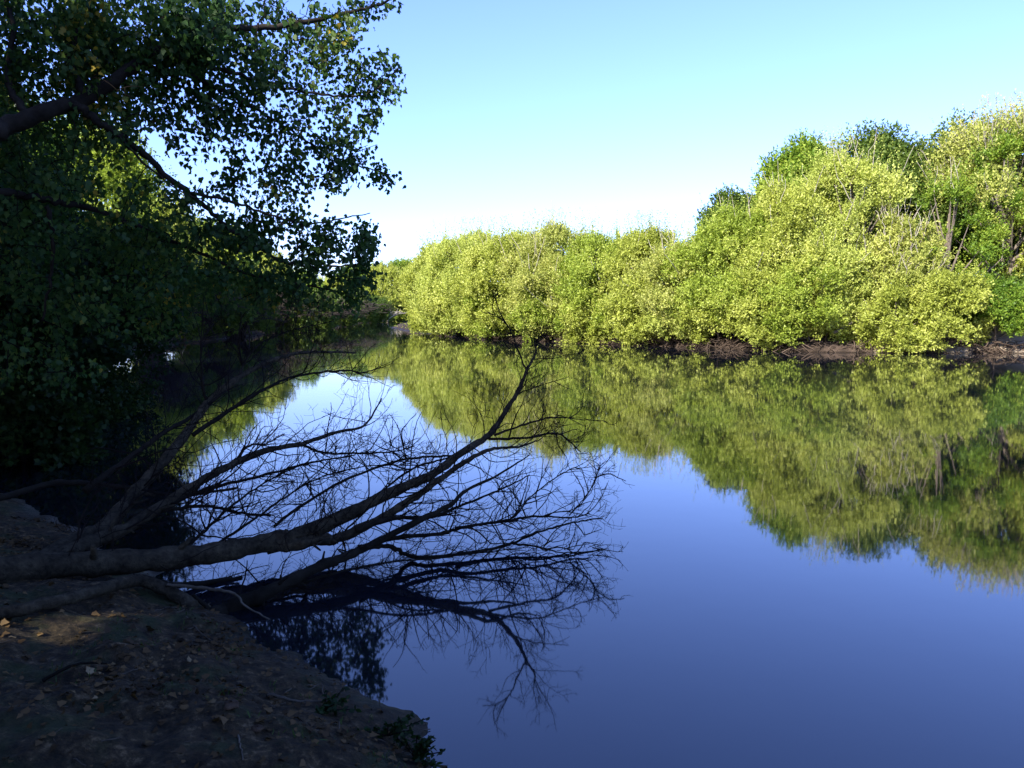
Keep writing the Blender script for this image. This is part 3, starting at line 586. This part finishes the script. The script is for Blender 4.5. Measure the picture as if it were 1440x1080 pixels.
# ------------------------------------------------------------------ overhanging maple
base=np.array([-9.3,7.2,ground_at(-9.3,7.2)])
maple=empty('overhanging_tree',base,'large leafy maple whose dark limbs hang over the water from the upper left','tree')
limbs=[
 ([None,(-40,192,8.8),(0,180,9.0),(60,158,9.2),(120,138,9.4),(180,100,9.6),(225,72,9.8),(262,50,10),(300,42,10.2),(400,36,10.6),(470,22,11),(530,8,11.3),(565,-12,11.6)],.135,.012,'thick main limb rising to the upper right'),
 ([(105,148,9.3),(135,168,9.4),(190,205,9.7),(230,245,10),(262,268,10.2),(300,300,10.5),(330,328,10.8),(365,350,11),(400,368,11.3),(450,375,11.6),(500,372,11.8)],.058,.014,'dark limb slanting down to the right'),
 ([None,(-40,270,9.0),(60,281,9.6),(110,288,10),(170,308,10.3),(230,335,10.6),(290,360,11),(350,385,11.3),(420,400,11.7),(480,410,12)],.055,.014,'lower limb under the slanting one'),
 ([(200,95,9.7),(260,105,10),(320,130,10.3),(370,160,10.6),(410,185,10.9),(460,215,11.2),(510,235,11.5),(548,245,11.7)],.035,.008,None),
 ([(230,80,9.8),(300,95,10.1),(350,108,10.4),(410,125,10.7),(470,135,11),(520,130,11.2),(560,95,11.4)],.035,.008,None),
 ([(240,65,9.9),(290,20,10.1),(330,-25,10.3),(380,-60,10.6)],.05,.015,None),
 ([(150,170,9.5),(190,215,9.6),(240,260,9.9),(300,290,10.3)],.02,.008,None),
 ([(270,272,10.2),(330,285,10.6),(390,305,11),(440,315,11.3),(490,305,11.6),(520,300,11.8)],.022,.007,None),
 ([(120,138,9.4),(100,90,9.5),(110,40,9.6),(140,-20,9.7)],.05,.02,None),
 ([(40,165,9.1),(10,110,9.2),(20,40,9.3),(0,-20,9.4)],.05,.02,None),
 ([(65,290,9.6),(75,340,9.6),(70,400,9.7),(60,450,9.7)],.03,.012,None),
]
hub=base+np.array([.9,.6,2.6]); nodes=[]
for pts,r0,r1,lab in limbs:
    w=[hub if a is None else P(*a) for a in pts]; p=smooth_path(w,7,.012); r=r0+(r1-r0)*np.linspace(0,1,len(p))**.75
    mb=MB(); tubes(mb,p-base,r*(1+.05*rng.normal(size=len(p))),9,True); o=mb.build('limb',M['bark_live'],maple,smooth=True)
    if lab: o['label']=lab
    nodes.append(p)
p=smooth_path([base-[0,0,.4],base+[.3,.2,1.2],hub,hub+[.3,.3,2.6],hub+[-.2,.2,6],hub+[-.5,0,9]],7,.02); mb=MB(); tubes(mb,p-base,np.linspace(.42,.06,len(p)),14); mb.build('trunk',M['bark_live'],maple,smooth=True)
nodes=np.concatenate([q[3:] for q in nodes])
blobs=[(60,50,110,75,260,9,11),(200,30,120,55,210,9.3,11),(200,120,90,50,70,9.9,11.6),(250,60,60,40,40,9.2,9.8),(160,150,70,40,40,9.0,10),(400,60,90,30,40,10.2,11.5),(110,110,110,60,60,9.9,11.6),(270,150,80,40,30,9.8,11),(300,190,60,30,16,10,11.2),(330,28,100,42,80,9.8,11.5),(440,25,75,32,46,10.4,11.8),(530,5,45,14,10,11,12),
 (60,130,100,50,60,9.6,11.5),(200,95,80,40,60,10,11.6),(310,95,90,38,70,9.8,11.4),(410,105,70,45,60,10.4,11.6),(490,80,35,35,16,10.9,11.8),(535,110,34,36,26,11,11.9),(505,150,38,30,18,10.9,11.8),
 (60,225,90,45,90,9,11),(170,185,70,30,26,9.3,10.8),(340,165,60,35,36,10,11.4),(430,180,60,38,48,10.5,11.6),(495,215,40,30,30,11,12),(535,245,20,12,8,11.4,12),(380,235,70,28,24,10.4,11.4),(300,225,50,24,12,10.2,11),(340,265,60,25,26,10.3,11.4),(430,250,50,24,24,10.8,11.6),(380,305,65,25,34,10.6,11.6),
 (80,300,110,60,110,9,12),(230,290,70,30,40,9.8,11.5),(330,325,60,26,50,10.4,11.8),(250,350,110,42,90,10,12),(400,335,60,30,50,10.8,12),(470,345,52,36,64,11,12.3),(515,350,20,45,26,11.4,12.4),(505,410,26,32,26,11.5,12.4),
 (430,400,75,34,80,11,12.6),(320,405,100,34,80,10.6,12.4),(130,390,140,60,130,9.5,12.5),(40,470,110,80,110,9.5,12),(220,440,60,30,36,10.5,12.5),(-60,200,60,200,60,8.8,10.5)]
T=[];
for cx,cy,rx,ry,n,d0,d1 in blobs:
    for _ in range(int(n*1.05)):
        a=rng.random()*2*np.pi; r=math.sqrt(rng.random())*1.05; T.append(P(cx+rx*r*math.cos(a),cy+ry*r*math.sin(a),rng.uniform(d0,d1)))
# the crown goes on above and to the left of the frame
for _ in range(900): T.append(base+np.array([rng.uniform(-5,7),rng.uniform(-4.5,4.5),0])+[0,0,rng.uniform(5.5,11)])
for _ in range(900): T.append(np.array([rng.uniform(-9,2.5),rng.uniform(-5,4.2),rng.uniform(5.2,9.5)]))  # unseen leaves over the viewpoint, added to darken the near shore
T=np.array(T)
T=T[~((T[:,1]>6.5)&(T[:,0]>-2.5)&(T[:,2]>6.6)&(T[:,1]<9))]
def nearest(A,Bn): 
    out=np.zeros(len(A),int); dd=np.zeros(len(A))
    for i in range(0,len(A),400):
        q=((A[i:i+400,None]-Bn[None])**2).sum(-1); out[i:i+400]=q.argmin(1); dd[i:i+400]=np.sqrt(q.min(1))
    return out,dd
skel=np.vstack([nodes,p[10:]])
_,dd=nearest(T,skel); order=np.argsort(dd); TW=[];RW=[]
for i in order:
    q=((skel-T[i])**2).sum(1); j=int(q.argmin()); a=skel[j]; b=T[i]; L_=math.sqrt(q[j])
    mid=(a+b)/2+rng.normal(0,.06*L_,3)+np.array([0,0,.10*L_]); ss=np.linspace(0,1,7)[:,None]
    pt=(1-ss)**2*a+2*ss*(1-ss)*mid+ss**2*b; TW.append(pt); RW.append(np.linspace(min(.004+.009*L_,.022),.003,7)); skel=np.vstack([skel,pt[2:]])
TW=np.array(TW); mb=MB(); tubes(mb,TW-base,np.array(RW),4); mb.build('twigs',M['bark_twig'],maple)
K=12; n=len(TW); s=rng.random((n,K))**.6; seg=np.clip((s*6).astype(int),0,5); c=TW[np.arange(n)[:,None],seg]+rng.normal(0,.085,(n,K,3))+np.array([0,0,-.03]); c=c.reshape(-1,3)-base
c=c[gap(c+base)]; n=1; K=len(c)
ax=rng.normal(0,.55,(n*K,3))+np.array([.1,0,-.9]); nn=rdir(n*K)*[1,1,.6]+[0,0,.25]
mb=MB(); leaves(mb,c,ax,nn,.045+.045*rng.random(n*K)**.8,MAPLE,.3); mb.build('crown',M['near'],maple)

# ------------------------------------------------------------------ shaded understorey on the near left bank
for k,(x,y,H,R,lab) in enumerate([(-9.0,12.2,4.2,1.9,'dark leafy shrub filling the corner behind the fallen trunks'),
    (-7.7,12.2,3.0,1.15,'dark leafy shrub at the waterline, just left of the leaning bare tree'),
    (-11.5,14.5,6.0,2.6,'tall dark shrub at the back of the leafy mass on the left'),
    (-9.0,10.0,3.0,1.5,'dark leafy shrub filling the space just above the mossy branch'),
    (-10.5,17.6,5.2,2.5,'dark green shrub at the river side of the leafy mass, overhanging the river')]):
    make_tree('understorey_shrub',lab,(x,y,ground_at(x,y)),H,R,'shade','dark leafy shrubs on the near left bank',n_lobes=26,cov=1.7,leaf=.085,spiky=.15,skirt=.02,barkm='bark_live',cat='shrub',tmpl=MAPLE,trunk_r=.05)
# the wood behind the viewpoint that throws the shade
for k,(x,y,H,R) in enumerate([(-14,-4,13.2,6.5),(-7,-9,14,5.5),(-19,6,12.5,6.5),(-22,-14,15,7),(-2.5,-17,14,5.5),(-28,10,14,7)]):
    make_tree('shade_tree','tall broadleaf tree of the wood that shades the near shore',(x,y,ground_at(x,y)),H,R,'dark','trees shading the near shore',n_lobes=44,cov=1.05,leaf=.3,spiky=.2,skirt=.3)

# ------------------------------------------------------------------ light, sky, camera
sl=bpy.data.lights.new('sun','SUN'); sl.energy=5.0; sl.angle=math.radians(.5); sl.color=(1,.95,.85)
so=bpy.data.objects.new('sun',sl); COL.objects.link(so); so.rotation_euler=ts.to_track_quat('Z','Y').to_euler(); so.location=(-30,-20,40)
w=bpy.data.worlds.new('World'); sc.world=w; w.use_nodes=True; nt=w.node_tree; nt.nodes.clear()
sky=nt.nodes.new('ShaderNodeTexSky'); sky.sky_type='NISHITA'; sky.sun_disc=False; sky.sun_elevation=EL; sky.sun_rotation=AZ; sky.air_density=1.0; sky.dust_density=.6; sky.ozone_density=2.0
bg=nt.nodes.new('ShaderNodeBackground'); bg.inputs['Strength'].default_value=.105
wo=nt.nodes.new('ShaderNodeOutputWorld'); tn=nt.nodes.new('ShaderNodeMix'); tn.data_type='RGBA'; tn.blend_type='MULTIPLY'; tn.inputs[0].default_value=1; tn.inputs[7].default_value=(.84,.91,1.5,1); nt.links.new(sky.outputs[0],tn.inputs[6]); nt.links.new(tn.outputs[2],bg.inputs[0]); nt.links.new(bg.outputs[0],wo.inputs[0])
cam=bpy.data.cameras.new('camera'); co=bpy.data.objects.new('camera',cam); COL.objects.link(co)
cam.sensor_width=36; cam.lens=36*F/1440; cam.clip_end=4000; cam.clip_start=.05
co.location=(0,0,CAMH); co.rotation_euler=(math.pi/2-TH,0,0); sc.camera=co
sc.view_settings.view_transform='Standard'; sc.view_settings.look='None'; sc.view_settings.gamma=1; sc.view_settings.exposure=1.55
sc.cycles.max_bounces=6; sc.cycles.transparent_max_bounces=4; sc.cycles.diffuse_bounces=3; sc.cycles.glossy_bounces=3
sc.cycles.sample_clamp_indirect=6
